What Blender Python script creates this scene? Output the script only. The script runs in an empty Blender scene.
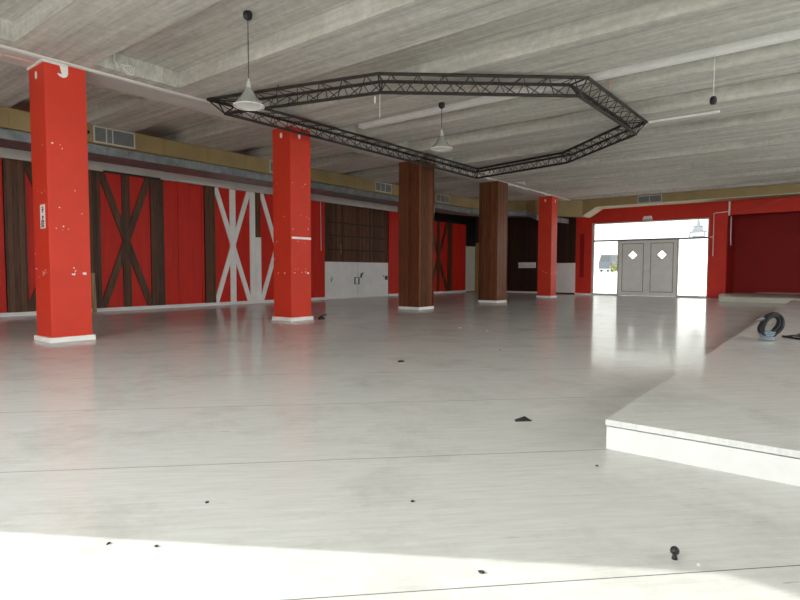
import bpy, bmesh, math, random
from mathutils import Vector, Matrix
random.seed(7)
SC = bpy.context.scene
COL = SC.collection
PI = math.pi

# ------------------------------------------------------------------ helpers
class MB:
    """collects shapes into one mesh"""
    def __init__(self):
        self.bm = bmesh.new()
    def box(self, x0, x1, y0, y1, z0, z1):
        bm = self.bm
        v = [bm.verts.new((x, y, z)) for z in (z0, z1) for y in (y0, y1) for x in (x0, x1)]
        for f in ((0, 2, 3, 1), (4, 5, 7, 6), (0, 1, 5, 4), (2, 6, 7, 3), (0, 4, 6, 2), (1, 3, 7, 5)):
            bm.faces.new([v[i] for i in f])
        return self
    def prism(self, pts, n):
        """polygon pts (3D, planar) extruded by vector n"""
        bm = self.bm
        n = Vector(n)
        a = [bm.verts.new(Vector(p)) for p in pts]
        b = [bm.verts.new(Vector(p) + n) for p in pts]
        k = len(pts)
        bm.faces.new(a); bm.faces.new(b[::-1])
        for i in range(k):
            bm.faces.new((a[i], b[i], b[(i + 1) % k], a[(i + 1) % k]))
        return self
    def tube(self, pts, r, seg=8, cap=True):
        bm = self.bm
        P = [Vector(p) for p in pts]
        rings = []
        up = None
        for i, p in enumerate(P):
            if i == 0: t = P[1] - P[0]
            elif i == len(P) - 1: t = P[-1] - P[-2]
            else: t = (P[i + 1] - p).normalized() + (p - P[i - 1]).normalized()
            t.normalize()
            if up is None:
                up = Vector((0, 0, 1)) if abs(t.z) < .9 else Vector((1, 0, 0))
            a = t.cross(up).normalized(); b = a.cross(t).normalized(); up = b
            rr = r[i] if isinstance(r, (list, tuple)) else r
            rings.append([bm.verts.new(p + a * math.cos(2 * PI * k / seg) * rr + b * math.sin(2 * PI * k / seg) * rr) for k in range(seg)])
        for i in range(len(rings) - 1):
            for k in range(seg):
                bm.faces.new((rings[i][k], rings[i][(k + 1) % seg], rings[i + 1][(k + 1) % seg], rings[i + 1][k]))
        if cap:
            bm.faces.new(rings[0][::-1]); bm.faces.new(rings[-1])
        return self
    def lathe(self, prof, c, seg=32):
        """prof: (r,z) list round the vertical through c"""
        bm = self.bm
        rings = []
        for r, z in prof:
            if r < 1e-5:
                rings.append([bm.verts.new((c[0], c[1], c[2] + z))])
            else:
                rings.append([bm.verts.new((c[0] + r * math.cos(2 * PI * k / seg), c[1] + r * math.sin(2 * PI * k / seg), c[2] + z)) for k in range(seg)])
        for a, b in zip(rings, rings[1:]):
            for k in range(seg):
                q = [a[k % len(a)], a[(k + 1) % len(a)], b[(k + 1) % len(b)], b[k % len(b)]]
                u = []
                for v in q:
                    if v not in u: u.append(v)
                if len(u) > 2: bm.faces.new(u)
        return self
    def build(self, name, mat, parent=None, smooth=False, bevel=0, loc=None):
        bm = self.bm
        bmesh.ops.recalc_face_normals(bm, faces=bm.faces[:])
        if loc is not None:
            bmesh.ops.translate(bm, verts=bm.verts[:], vec=-Vector(loc))
        me = bpy.data.meshes.new(name)
        bm.to_mesh(me); bm.free()
        me.materials.append(mat)
        if smooth:
            for p in me.polygons: p.use_smooth = True
            try: me.set_sharp_from_angle(angle=math.radians(40))
            except Exception: pass
        o = bpy.data.objects.new(name, me)
        COL.objects.link(o)
        if loc is not None: o.location = loc
        if parent is not None:
            o.parent = parent
            if loc is None:
                o.matrix_parent_inverse = Matrix.Translation(-parent.location)
            else:
                o.location = Vector(loc) - parent.location
        if bevel:
            b = o.modifiers.new('bevel', 'BEVEL'); b.width = bevel; b.segments = 2; b.limit_method = 'ANGLE'
        return o

def tag(o, label, cat, group=None, kind=None):
    o['label'] = label; o['category'] = cat
    if group: o['group'] = group
    if kind: o['kind'] = kind
    return o

def thing(name, label, cat, loc, group=None, kind='thing'):
    e = bpy.data.objects.new(name, None)
    e.empty_display_size = .2
    COL.objects.link(e)
    e.location = loc
    return tag(e, label, cat, group, kind)

# ------------------------------------------------------------------ materials
def new_mat(name):
    m = bpy.data.materials.new(name); m.use_nodes = True
    nt = m.node_tree
    b = nt.nodes['Principled BSDF']
    return m, nt, b

def N(nt, t, **kw):
    n = nt.nodes.new(t)
    for k, v in kw.items():
        if k.startswith('_'): setattr(n, k[1:], v)
        else: n.inputs[k.replace('__', ' ')].default_value = v
    return n

def paint(name, c, rough=.5, var=.12, scale=3., bump=0, stretch=(1, 1, 1), metal=0., c2=None, spec=.5, detail=6):
    """plain colour broken up by object-space noise"""
    m, nt, b = new_mat(name)
    tc = N(nt, 'ShaderNodeNewGeometry')
    mp = N(nt, 'ShaderNodeMapping'); mp.inputs['Scale'].default_value = stretch
    nt.links.new(tc.outputs['Position'], mp.inputs['Vector'])
    no = N(nt, 'ShaderNodeTexNoise', Scale=scale, Detail=detail, Roughness=.6)
    nt.links.new(mp.outputs[0], no.inputs['Vector'])
    rp = N(nt, 'ShaderNodeValToRGB')
    a = tuple(max(0, x * (1 - var)) for x in c) + (1,)
    d = tuple(min(1, x * (1 + var)) for x in (c2 or c)) + (1,)
    rp.color_ramp.elements[0].position = .3; rp.color_ramp.elements[0].color = a
    rp.color_ramp.elements[1].position = .7; rp.color_ramp.elements[1].color = d
    nt.links.new(no.outputs['Fac'], rp.inputs['Fac'])
    nt.links.new(rp.outputs[0], b.inputs['Base Color'])
    b.inputs['Roughness'].default_value = rough
    b.inputs['Metallic'].default_value = metal
    b.inputs['Specular IOR Level'].default_value = spec
    if bump:
        bp = N(nt, 'ShaderNodeBump', Strength=bump, Distance=.02)
        nt.links.new(no.outputs['Fac'], bp.inputs['Height'])
        nt.links.new(bp.outputs[0], b.inputs['Normal'])
    return m

def wood(name, c, c2, plank=.12, axis='Z', rough=.5):
    """boards running along an axis, each board with its own tone, dark gaps between"""
    m, nt, b = new_mat(name)
    g = N(nt, 'ShaderNodeNewGeometry')
    sp = N(nt, 'ShaderNodeSeparateXYZ')
    nt.links.new(g.outputs['Position'], sp.inputs[0])
    ad = N(nt, 'ShaderNodeMath', _operation='ADD')
    if axis == 'Z':
        nt.links.new(sp.outputs['X'], ad.inputs[0]); nt.links.new(sp.outputs['Y'], ad.inputs[1])
    else:
        nt.links.new(sp.outputs['Z'], ad.inputs[0]); ad.inputs[1].default_value = 0
    dv = N(nt, 'ShaderNodeMath', _operation='DIVIDE'); dv.inputs[1].default_value = plank
    nt.links.new(ad.outputs[0], dv.inputs[0])
    fl = N(nt, 'ShaderNodeMath', _operation='FLOOR'); nt.links.new(dv.outputs[0], fl.inputs[0])
    fr = N(nt, 'ShaderNodeMath', _operation='FRACT'); nt.links.new(dv.outputs[0], fr.inputs[0])
    wn = N(nt, 'ShaderNodeTexWhiteNoise', _noise_dimensions='1D'); nt.links.new(fl.outputs[0], wn.inputs['W'])
    mp = N(nt, 'ShaderNodeMapping')
    mp.inputs['Scale'].default_value = (14, 14, 1.0) if axis == 'Z' else (1., 1., 14)
    nt.links.new(g.outputs['Position'], mp.inputs['Vector'])
    no = N(nt, 'ShaderNodeTexNoise', Scale=2.2, Detail=8, Roughness=.65)
    nt.links.new(mp.outputs[0], no.inputs['Vector'])
    mx = N(nt, 'ShaderNodeMath', _operation='MULTIPLY_ADD'); mx.inputs[1].default_value = .5
    nt.links.new(wn.outputs['Value'], mx.inputs[0])
    sb = N(nt, 'ShaderNodeMath', _operation='MULTIPLY_ADD'); sb.inputs[1].default_value = 1.5; sb.inputs[2].default_value = -.5
    nt.links.new(no.outputs['Fac'], sb.inputs[0]); nt.links.new(sb.outputs[0], mx.inputs[2])
    rp = N(nt, 'ShaderNodeValToRGB')
    rp.color_ramp.elements[0].position = .15; rp.color_ramp.elements[0].color = c + (1,)
    rp.color_ramp.elements[1].position = .9; rp.color_ramp.elements[1].color = c2 + (1,)
    nt.links.new(mx.outputs[0], rp.inputs['Fac'])
    gp = N(nt, 'ShaderNodeMath', _operation='LESS_THAN'); gp.inputs[1].default_value = .05
    nt.links.new(fr.outputs[0], gp.inputs[0])
    mc = N(nt, 'ShaderNodeMixRGB'); mc.inputs['Color2'].default_value = tuple(x * .35 for x in c) + (1,)
    nt.links.new(gp.outputs[0], mc.inputs['Fac']); nt.links.new(rp.outputs[0], mc.inputs['Color1'])
    nt.links.new(mc.outputs[0], b.inputs['Base Color'])
    b.inputs['Roughness'].default_value = rough
    b.inputs['Specular IOR Level'].default_value = .35
    return m

def floor_mat(name, joints=True, base=(.78, .775, .76)):
    """pale planks laid on the diagonal: long streaks along (1,1), a thin dark joint every 1.27 m"""
    m, nt, b = new_mat(name)
    g = N(nt, 'ShaderNodeNewGeometry')
    mp = N(nt, 'ShaderNodeMapping'); mp.inputs['Rotation'].default_value = (0, 0, -PI / 4)
    nt.links.new(g.outputs['Position'], mp.inputs['Vector'])
    mp2 = N(nt, 'ShaderNodeMapping'); mp2.inputs['Scale'].default_value = (1.2, 14, 1)
    nt.links.new(mp.outputs[0], mp2.inputs['Vector'])
    no = N(nt, 'ShaderNodeTexNoise', Scale=2.4, Detail=10, Roughness=.78)
    nt.links.new(mp2.outputs[0], no.inputs['Vector'])
    rp = N(nt, 'ShaderNodeValToRGB')
    rp.color_ramp.elements[0].position = .25; rp.color_ramp.elements[0].color = tuple(x * .80 for x in base) + (1,)
    rp.color_ramp.elements[1].position = .72; rp.color_ramp.elements[1].color = tuple(min(1, x * 1.08) for x in base) + (1,)
    nt.links.new(no.outputs['Fac'], rp.inputs['Fac'])
    # scuffs and grime
    n2 = N(nt, 'ShaderNodeTexNoise', Scale=1.1, Detail=7, Roughness=.72)
    nt.links.new(g.outputs['Position'], n2.inputs['Vector'])
    r2 = N(nt, 'ShaderNodeValToRGB')
    r2.color_ramp.elements[0].position = .28; r2.color_ramp.elements[0].color = (.80, .79, .77, 1)
    r2.color_ramp.elements[1].position = .5; r2.color_ramp.elements[1].color = (1, 1, 1, 1)
    nt.links.new(n2.outputs['Fac'], r2.inputs['Fac'])
    mu = N(nt, 'ShaderNodeMixRGB', _blend_type='MULTIPLY'); mu.inputs['Fac'].default_value = 1
    nt.links.new(rp.outputs[0], mu.inputs['Color1']); nt.links.new(r2.outputs[0], mu.inputs['Color2'])
    # short scratches
    mp3 = N(nt, 'ShaderNodeMapping'); mp3.inputs['Scale'].default_value = (5, 34, 1)
    nt.links.new(mp.outputs[0], mp3.inputs['Vector'])
    n3 = N(nt, 'ShaderNodeTexNoise', Scale=1., Detail=3, Roughness=.5)
    nt.links.new(mp3.outputs[0], n3.inputs['Vector'])
    r3 = N(nt, 'ShaderNodeValToRGB')
    r3.color_ramp.elements[0].position = .22; r3.color_ramp.elements[0].color = (.72, .70, .66, 1)
    r3.color_ramp.elements[1].position = .30; r3.color_ramp.elements[1].color = (1, 1, 1, 1)
    nt.links.new(n3.outputs['Fac'], r3.inputs['Fac'])
    mu2 = N(nt, 'ShaderNodeMixRGB', _blend_type='MULTIPLY'); mu2.inputs['Fac'].default_value = 1
    nt.links.new(mu.outputs[0], mu2.inputs['Color1']); nt.links.new(r3.outputs[0], mu2.inputs['Color2'])
    out = mu2.outputs[0]
    if joints:
        sp = N(nt, 'ShaderNodeSeparateXYZ'); nt.links.new(mp.outputs[0], sp.inputs[0])
        a = N(nt, 'ShaderNodeMath', _operation='SUBTRACT'); a.inputs[1].default_value = JOINT0
        nt.links.new(sp.outputs['Y'], a.inputs[0])
        d = N(nt, 'ShaderNodeMath', _operation='DIVIDE'); d.inputs[1].default_value = 1.27
        nt.links.new(a.outputs[0], d.inputs[0])
        f = N(nt, 'ShaderNodeMath', _operation='FRACT'); nt.links.new(d.outputs[0], f.inputs[0])
        lt = N(nt, 'ShaderNodeMath', _operation='LESS_THAN'); lt.inputs[1].default_value = .004
        nt.links.new(f.outputs[0], lt.inputs[0])
        mj = N(nt, 'ShaderNodeMixRGB'); mj.inputs['Color2'].default_value = (.16, .15, .14, 1)
        nt.links.new(lt.outputs[0], mj.inputs['Fac']); nt.links.new(out, mj.inputs['Color1'])
        out = mj.outputs[0]
    nt.links.new(out, b.inputs['Base Color'])
    b.inputs['Specular IOR Level'].default_value = .12
    rr = N(nt, 'ShaderNodeMapRange'); rr.inputs['To Min'].default_value = .07; rr.inputs['To Max'].default_value = .17
    nt.links.new(n2.outputs['Fac'], rr.inputs['Value']); nt.links.new(rr.outputs[0], b.inputs['Roughness'])
    bp = N(nt, 'ShaderNodeBump', Strength=.02, Distance=.02)
    nt.links.new(n2.outputs['Fac'], bp.inputs['Height']); nt.links.new(bp.outputs[0], b.inputs['Normal'])
    # dusty worn varnish: the sheen stays weak even at a low angle
    b.inputs['Specular IOR Level'].default_value = 0
    gl = N(nt, 'ShaderNodeBsdfGlossy'); nt.links.new(rr.outputs[0], gl.inputs['Roughness']); nt.links.new(bp.outputs[0], gl.inputs['Normal'])
    fr = N(nt, 'ShaderNodeFresnel', IOR=1.33)
    fm = N(nt, 'ShaderNodeMath', _operation='MULTIPLY'); fm.inputs[1].default_value = .8
    nt.links.new(fr.outputs[0], fm.inputs[0])
    ms = N(nt, 'ShaderNodeMixShader')
    nt.links.new(fm.outputs[0], ms.inputs[0]); nt.links.new(b.outputs[0], ms.inputs[1]); nt.links.new(gl.outputs[0], ms.inputs[2])
    nt.links.new(ms.outputs[0], nt.nodes['Material Output'].inputs['Surface'])
    return m
JOINT0 = 1.697

def concrete(name, base=(.62, .61, .57)):
    """board-marked raw concrete: streaks along X of many widths, pale lime runs"""
    m, nt, b = new_mat(name)
    g = N(nt, 'ShaderNodeNewGeometry')
    mp = N(nt, 'ShaderNodeMapping'); mp.inputs['Scale'].default_value = (.24, 5.5, 3)
    nt.links.new(g.outputs['Position'], mp.inputs['Vector'])
    no = N(nt, 'ShaderNodeTexNoise', Scale=1.5, Detail=10, Roughness=.72)
    nt.links.new(mp.outputs[0], no.inputs['Vector'])
    rp = N(nt, 'ShaderNodeValToRGB')
    rp.color_ramp.elements[0].position = .3; rp.color_ramp.elements[0].color = tuple(x * .66 for x in base) + (1,)
    rp.color_ramp.elements[1].position = .7; rp.color_ramp.elements[1].color = tuple(x * 1.28 for x in base) + (1,)
    nt.links.new(no.outputs['Fac'], rp.inputs['Fac'])
    n2 = N(nt, 'ShaderNodeTexNoise', Scale=9, Detail=6, Roughness=.7)
    nt.links.new(g.outputs['Position'], n2.inputs['Vector'])
    r2 = N(nt, 'ShaderNodeValToRGB')
    r2.color_ramp.elements[0].position = .3; r2.color_ramp.elements[0].color = (.78, .77, .75, 1)
    r2.color_ramp.elements[1].position = .65; r2.color_ramp.elements[1].color = (1.0, 1.0, .99, 1)
    nt.links.new(n2.outputs['Fac'], r2.inputs['Fac'])
    mu = N(nt, 'ShaderNodeMixRGB', _blend_type='MULTIPLY'); mu.inputs['Fac'].default_value = 1
    nt.links.new(rp.outputs[0], mu.inputs['Color1']); nt.links.new(r2.outputs[0], mu.inputs['Color2'])
    mp3 = N(nt, 'ShaderNodeMapping'); mp3.inputs['Scale'].default_value = (.75, 20, 2); mp3.inputs['Location'].default_value = (3.1, 7.7, 0)
    nt.links.new(g.outputs['Position'], mp3.inputs['Vector'])
    n3 = N(nt, 'ShaderNodeTexNoise', Scale=1., Detail=4, Roughness=.6)
    nt.links.new(mp3.outputs[0], n3.inputs['Vector'])
    r3 = N(nt, 'ShaderNodeValToRGB')
    r3.color_ramp.elements[0].position = .585; r3.color_ramp.elements[0].color = (0, 0, 0, 1)
    r3.color_ramp.elements[1].position = .66; r3.color_ramp.elements[1].color = (1, 1, 1, 1)
    nt.links.new(n3.outputs['Fac'], r3.inputs['Fac'])
    mx = N(nt, 'ShaderNodeMixRGB'); mx.inputs['Color2'].default_value = (.66, .65, .61, 1)
    sc = N(nt, 'ShaderNodeMath', _operation='MULTIPLY'); sc.inputs[1].default_value = .75
    nt.links.new(r3.outputs[0], sc.inputs[0]); nt.links.new(sc.outputs[0], mx.inputs['Fac'])
    nt.links.new(mu.outputs[0], mx.inputs['Color1'])
    nt.links.new(mx.outputs[0], b.inputs['Base Color'])
    b.inputs['Roughness'].default_value = .85
    bp = N(nt, 'ShaderNodeBump', Strength=.25, Distance=.01)
    nt.links.new(no.outputs['Fac'], bp.inputs['Height']); nt.links.new(bp.outputs[0], b.inputs['Normal'])
    return m

def glass(name, body=0):
    m = bpy.data.materials.new(name); m.use_nodes = True
    nt = m.node_tree; nt.nodes.clear()
    o = N(nt, 'ShaderNodeOutputMaterial')
    t = N(nt, 'ShaderNodeBsdfTransparent'); t.inputs[0].default_value = (.96, .98, .97, 1)
    g = N(nt, 'ShaderNodeBsdfGlossy'); g.inputs['Roughness'].default_value = .02
    f = N(nt, 'ShaderNodeFresnel', IOR=1.45)
    mx = N(nt, 'ShaderNodeMixShader')
    ge = N(nt, 'ShaderNodeNewGeometry')
    ior = N(nt, 'ShaderNodeMapRange'); ior.inputs['To Min'].default_value = 1.45; ior.inputs['To Max'].default_value = 1 / 1.45
    nt.links.new(ge.outputs['Backfacing'], ior.inputs['Value']); nt.links.new(ior.outputs[0], f.inputs['IOR'])
    nt.links.new(f.outputs[0], mx.inputs[0]); nt.links.new(t.outputs[0], mx.inputs[1]); nt.links.new(g.outputs[0], mx.inputs[2])
    last = mx.outputs[0]
    if body:
        d = N(nt, 'ShaderNodeBsdfPrincipled'); d.inputs['Base Color'].default_value = (.5, .5, .48, 1); d.inputs['Roughness'].default_value = .25
        m2 = N(nt, 'ShaderNodeMixShader'); m2.inputs[0].default_value = body
        nt.links.new(last, m2.inputs[1]); nt.links.new(d.outputs[0], m2.inputs[2]); last = m2.outputs[0]
    nt.links.new(last, o.inputs[0])
    return m

M = {}
M['floor'] = floor_mat('pale diagonal planks')
M['stage'] = floor_mat('pale stage planks', joints=False, base=(.79, .785, .77))
M['riser'] = paint('white painted riser', (.80, .795, .78), .45, .06, 5, .05)
M['concrete'] = concrete('board marked concrete')
M['beam'] = paint('smooth grey concrete', (.62, .61, .58), .8, .12, 3, .1, (1, .25, 1))
M['red'] = paint('red wall paint', (.60, .030, .016), .5, .08, 2.2, .03, spec=.3)
M['redcol'] = paint('red column paint', (.66, .046, .022), .5, .05, 2.5, .03, spec=.3)
M['redboard'] = paint('red boarding', (.62, .025, .014), .5, .12, 2.2, .04, (1, 6, .5), spec=.25)
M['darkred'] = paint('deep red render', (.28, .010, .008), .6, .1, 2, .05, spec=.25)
M['white'] = paint('white paint', (.90, .90, .885), .5, .05, 4)
M['offwhite'] = paint('scuffed white board', (.86, .86, .86), .5, .06, 3)
M['plaster'] = paint('white plaster', (.82, .80, .76), .8, .05, 20)
M['brown'] = wood('dark stained boards', (.042, .018, .009), (.17, .07, .031), .11)
M['wood'] = wood('reddish brown cladding', (.055, .018, .008), (.25, .088, .037), .085, rough=.38)
M['darkwood'] = wood('very dark panelling', (.022, .012, .009), (.065, .03, .018), .13)
M['black'] = paint('matt black', (.012, .012, .013), .5, .2, 8)
M['truss'] = paint('dark steel', (.022, .017, .014), .55, .25, 12)
M['duct'] = paint('beige duct board', (.31, .225, .098), .6, .14, 1.6, .03)
M['seam'] = paint('ochre tape', (.30, .21, .085), .6, .1, 5)
M['galv'] = paint('galvanised sheet', (.22, .245, .26), .45, .35, 5, .08, metal=.35)
M['louver'] = paint('grey louvre', (.16, .17, .18), .5, .1, 8)
M['vframe'] = paint('cream vent frame', (.55, .52, .44), .5, .06, 8)
M['plate'] = paint('pale grey metal plate', (.80, .80, .79), .5, .08, 2.5)
M['door'] = paint('grey door paint', (.80, .81, .80), .4, .05, 4)
M['doorframe'] = paint('grey aluminium frame', (.50, .51, .50), .35, .05, 4)
M['glass'] = glass('clear glazing')
M['cream'] = paint('cream door paint', (.70, .70, .60), .5, .05, 3)
M['ochre'] = paint('ochre painted board', (.34, .20, .07), .6, .1, 3)
M['batten'] = wood('raw timber', (.25, .16, .08), (.42, .30, .17), .2)
M['alu'] = paint('brushed aluminium shade', (.62, .62, .60), .35, .05, 10, metal=.55)
M['acrylic'] = glass('smoked acrylic bell', .45)
M['enamel'] = paint('white enamel', (.88, .88, .86), .3, .02, 10)
M['cord'] = paint('dark cord', (.05, .05, .048), .6, .1, 20)
M['cable'] = paint('white cable', (.78, .77, .74), .5, .05, 20)
M['pinkcable'] = paint('pinkish cable', (.66, .40, .33), .5, .05, 20)
M['redcable'] = paint('rust red cable', (.55, .08, .05), .5, .05, 20)
M['bluewrap'] = paint('pale blue wrap', (.25, .33, .39), .4, .35, 60)
M['rubber'] = paint('dark grey cable rubber', (.022, .023, .027), .5, .25, 30, spec=.25)
M['ink'] = paint('black ink', (.03, .03, .035), .5, .05, 20)
M['step'] = paint('worn pale step', (.50, .49, .42), .6, .1, 4)
M['pink'] = paint('pinkish board', (.46, .20, .17), .6, .1, 4)
M['ground'] = paint('pale paving', (.60, .59, .56), .9, .06, .5)
M['bright'] = paint('white rendered facade', (.85, .85, .84), .9, .03, .3)
M['facade'] = paint('pale grey added facade', (.36, .36, .35), .9, .04, .1)
M['van'] = paint('slate blue van paint', (.030, .042, .052), .35, .1, 1)
M['tyre'] = paint('tyre rubber', (.02, .02, .02), .8, .1, 5)
M['vanglass'] = paint('dark van glass', (.02, .025, .03), .1, .1, 1)
M['leaf'] = paint('olive foliage', (.16, .19, .05), .8, .3, 6)
M['turret'] = paint('weathered grey turret', (.10, .11, .12), .7, .1, 2)

# ------------------------------------------------------------------ setting
ZS, ZC, ZB = 3.93, 4.18, 3.886      # soffit, coffer ceiling, beam underside
XL, XR = -14.19, 6.0                # left wall face, right wall face
YF, YD, YR = -2.2, 24.24, 26.3      # wall behind the camera, door wall, recess back wall

def struct(name, mb, mat, label, cat, **kw):
    return tag(mb.build(name, mat, **kw), label, cat, None, 'structure')

struct('floor', MB().box(XL - .15, XR + .15, YF - .2, YR + .2, -.12, 0), M['floor'],
       'pale glossy plank floor of the empty hall, laid on the diagonal', 'floor')

# coffered concrete ceiling
coffers = [(-.9, .45), (1.45, 2.67), (3.64, 4.93), (5.88, 7.02), (8.27, 9.22), (10.05, 11.0), (12.1, 12.98), (14.46, 15.45), (16.77, 17.55), (19.1, 19.9), (21.45, 22.2)]
cm = MB()
cm.box(XL - .15, XR + .15, YF - .2, YR + .2, ZC, ZC + .15)
y = YF - .2
for a, b in coffers + [(YR + .2, None)]:
    cm.box(XL - .15, XR + .15, y, a, ZS, ZC - .001)
    if b is None: break
    cm.box(-9.4, -8.36, a + .0005, b - .0005, ZS + .0005, ZC - .0015)       # solid over the beam
    cm.box(XL - .15, -13.4, a + .0005, b - .0005, ZS + .0005, ZC - .0015)
    cm.box(XR - .5, XR + .15, a + .0005, b - .0005, ZS + .0005, ZC - .0015)
    y = b
struct('ceiling', cm, M['concrete'], 'raw concrete ceiling with long recessed coffers and board marks', 'ceiling')
struct('beam', MB().box(-9.13, -8.59, YF, YD - .05, ZB, ZS - .001), M['beam'],
       'shallow grey concrete beam running over the row of columns', 'beam')

struct('wall_left', MB().box(XL - .15, XL - .09, YF, YD, 0, ZS - .002), M['darkred'],
       'dark red wall behind the barn door panels on the left', 'wall')
RW = (3.0, 19.0, 1.1, 3.7)  # unseen window opening, added and sized to light the left wall and ceiling
struct('wall_right', MB().box(XR, XR + .15, YF, RW[0], 0, ZS - .002).box(XR, XR + .15, RW[1], YR, 0, ZS - .002).box(XR, XR + .15, RW[0], RW[1], 0, RW[2]).box(XR, XR + .15, RW[0], RW[1], RW[3], ZS - .002), M['white'],
       'plain white wall with an added unseen ribbon window beyond the stage', 'wall')
struct('fill_window', MB().box(XR + .09, XR + .098, RW[0], RW[1], RW[2], RW[3]), M['glass'],
       'unseen ribbon window added in the right wall to light the hall', 'window')
# wall behind the camera with a long window
JX, WX1, WZ0, WZ1 = -7.49, 1.4, .35, 3.1
wf = MB()
wf.box(XL - .15, JX, YF - .2, YF, 0, ZS - .002)
wf.box(WX1, XR + .15, YF - .2, YF, 0, ZS - .002)
wf.box(JX, WX1, YF - .2, YF, WZ1, ZS - .002)
wf.box(JX, WX1, YF - .2, YF, 0, WZ0)
struct('wall_front', wf, M['white'], 'white wall behind the camera with a long daylight window', 'wall')
struct('window_2', MB().box(JX, WX1, YF - .12, YF - .112, WZ0, WZ1), M['glass'],
       'long clear window behind the camera that lights the hall', 'window')

# door wall: red around the glazed entrance, dark panelling left, recess right
GX0, GX1, GZ = -8.40, -3.88, 3.10
wd = MB()
wd.box(-9.10, GX0, YD, YD + .25, 0, ZS - .002)
wd.box(GX0, GX1, YD, YD + .25, GZ, ZS - .002)
wd.box(GX1, -3.28, YD, YD + .25, 0, ZS - .002)
wd.box(-3.28, XR, YD, YD + .25, 3.17, ZS - .002)
struct('wall_back', wd, M['red'], 'red wall around the glazed entrance with a header over the recess', 'wall')
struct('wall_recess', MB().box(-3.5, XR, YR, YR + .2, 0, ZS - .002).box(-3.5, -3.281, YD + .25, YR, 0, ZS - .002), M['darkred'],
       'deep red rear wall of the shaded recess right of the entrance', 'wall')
struct('wall_panelling', MB().box(XL - .09, -9.101, YD, YD + .2, 0, ZS - .002), M['darkwood'],
       'very dark wood panelled wall in the far left corner', 'wall')
struct('trim_1', MB().box(-10.02, -9.101, YD - .05, YD - .001, .06, 1.39), M['offwhite'],
       'grey white half height panel left of the red entrance pier', 'trim')
struct('trim_2', MB().box(-13.86, -10.03, YD - .04, YD - .001, 1.43, 1.50), M['black'],
       'thin black ledge across the dark panelling in the far corner', 'trim')
struct('trim_3', MB().box(-8.90, -8.72, YD - .02, YD - .001, .75, 2.65), M['darkred'],
       'dark vertical strip down the red pier left of the entrance', 'trim')
struct('baseboard_back', MB().box(-13.86, -10.03, YD - .03, YD - .001, 0, .07), M['offwhite'],
       'thin pale baseboard below the dark panelling in the far corner', 'baseboard')
bb = MB()
for a, b in ((YF, 13.82), (17.36, 23.3)):
    bb.box(XL - .088, XL + .035, a, b, 0, .085)
struct('baseboard_left', bb, M['offwhite'], 'pale baseboard along the foot of the left panels', 'baseboard')
struct('trim_4', MB().box(XL - .088, XL + .05, 2.0, 17.9, 3.43, 3.64), M['plate'],
       'pale grey metal plate running above the barn door panels', 'trim')
struct('trim_5', MB().box(-9.11, -9.101 + .73, YD - .03, YD - .001, 0, .06), M['offwhite'],
       'pale baseboard at the foot of the red entrance pier', 'baseboard')

struct('trim_6', MB().box(XL - .089, XL - .02, 18.0, 23.3, 3.252, 3.648).box(XL - .089, XL - .02, 23.3, YD - .001, 2.235, 3.648), M['black'],
       'black strip of wall above the dim panels in the far left corner', 'wall')
# ---- glazed entrance
fr = thing('window_1', 'tall glazed entrance screen with clear transom and sidelights around grey doors', 'window', ((GX0 + GX1) / 2, YD + .1, 0), kind='structure')
f = MB(); y0, y1 = YD + .06, YD + .14
f.box(GX0, GX0 + .09, y0, y1, 0, GZ); f.box(GX1 - .05, GX1, y0, y1, 0, GZ)
f.box(GX0 + .09, GX1 - .05, y0, y1, GZ - .05, GZ)
DX0, DX1 = -7.26, -5.00
f.box(GX0 + .09, DX0 - .05, y0, y1, 0, .07); f.box(DX1 + .05, GX1 - .05, y0, y1, 0, .07)
f.box(DX0 - .05, DX0, y0, y1, 0, 2.30); f.box(DX1, DX1 + .05, y0, y1, 0, 2.30)
f.build('frame', M['doorframe'], fr)
MB().box(GX0 + .09, GX1 - .05, y0 - .03, y1, 2.30, 2.365).build('transom_bar', M['louver'], fr)
MB().box(GX0 + .09, GX1 - .05, YD + .095, YD + .103, 2.36, GZ - .05).build('transom_pane', M['glass'], fr)
MB().box(GX0 + .09, DX0 - .05, YD + .095, YD + .103, .07, 2.30).build('sidelight_pane', M['glass'], fr)
MB().box(DX1 + .05, GX1 - .05, YD + .095, YD + .103, .07, 2.30).build('sidelight_pane', M['glass'], fr)

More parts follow.
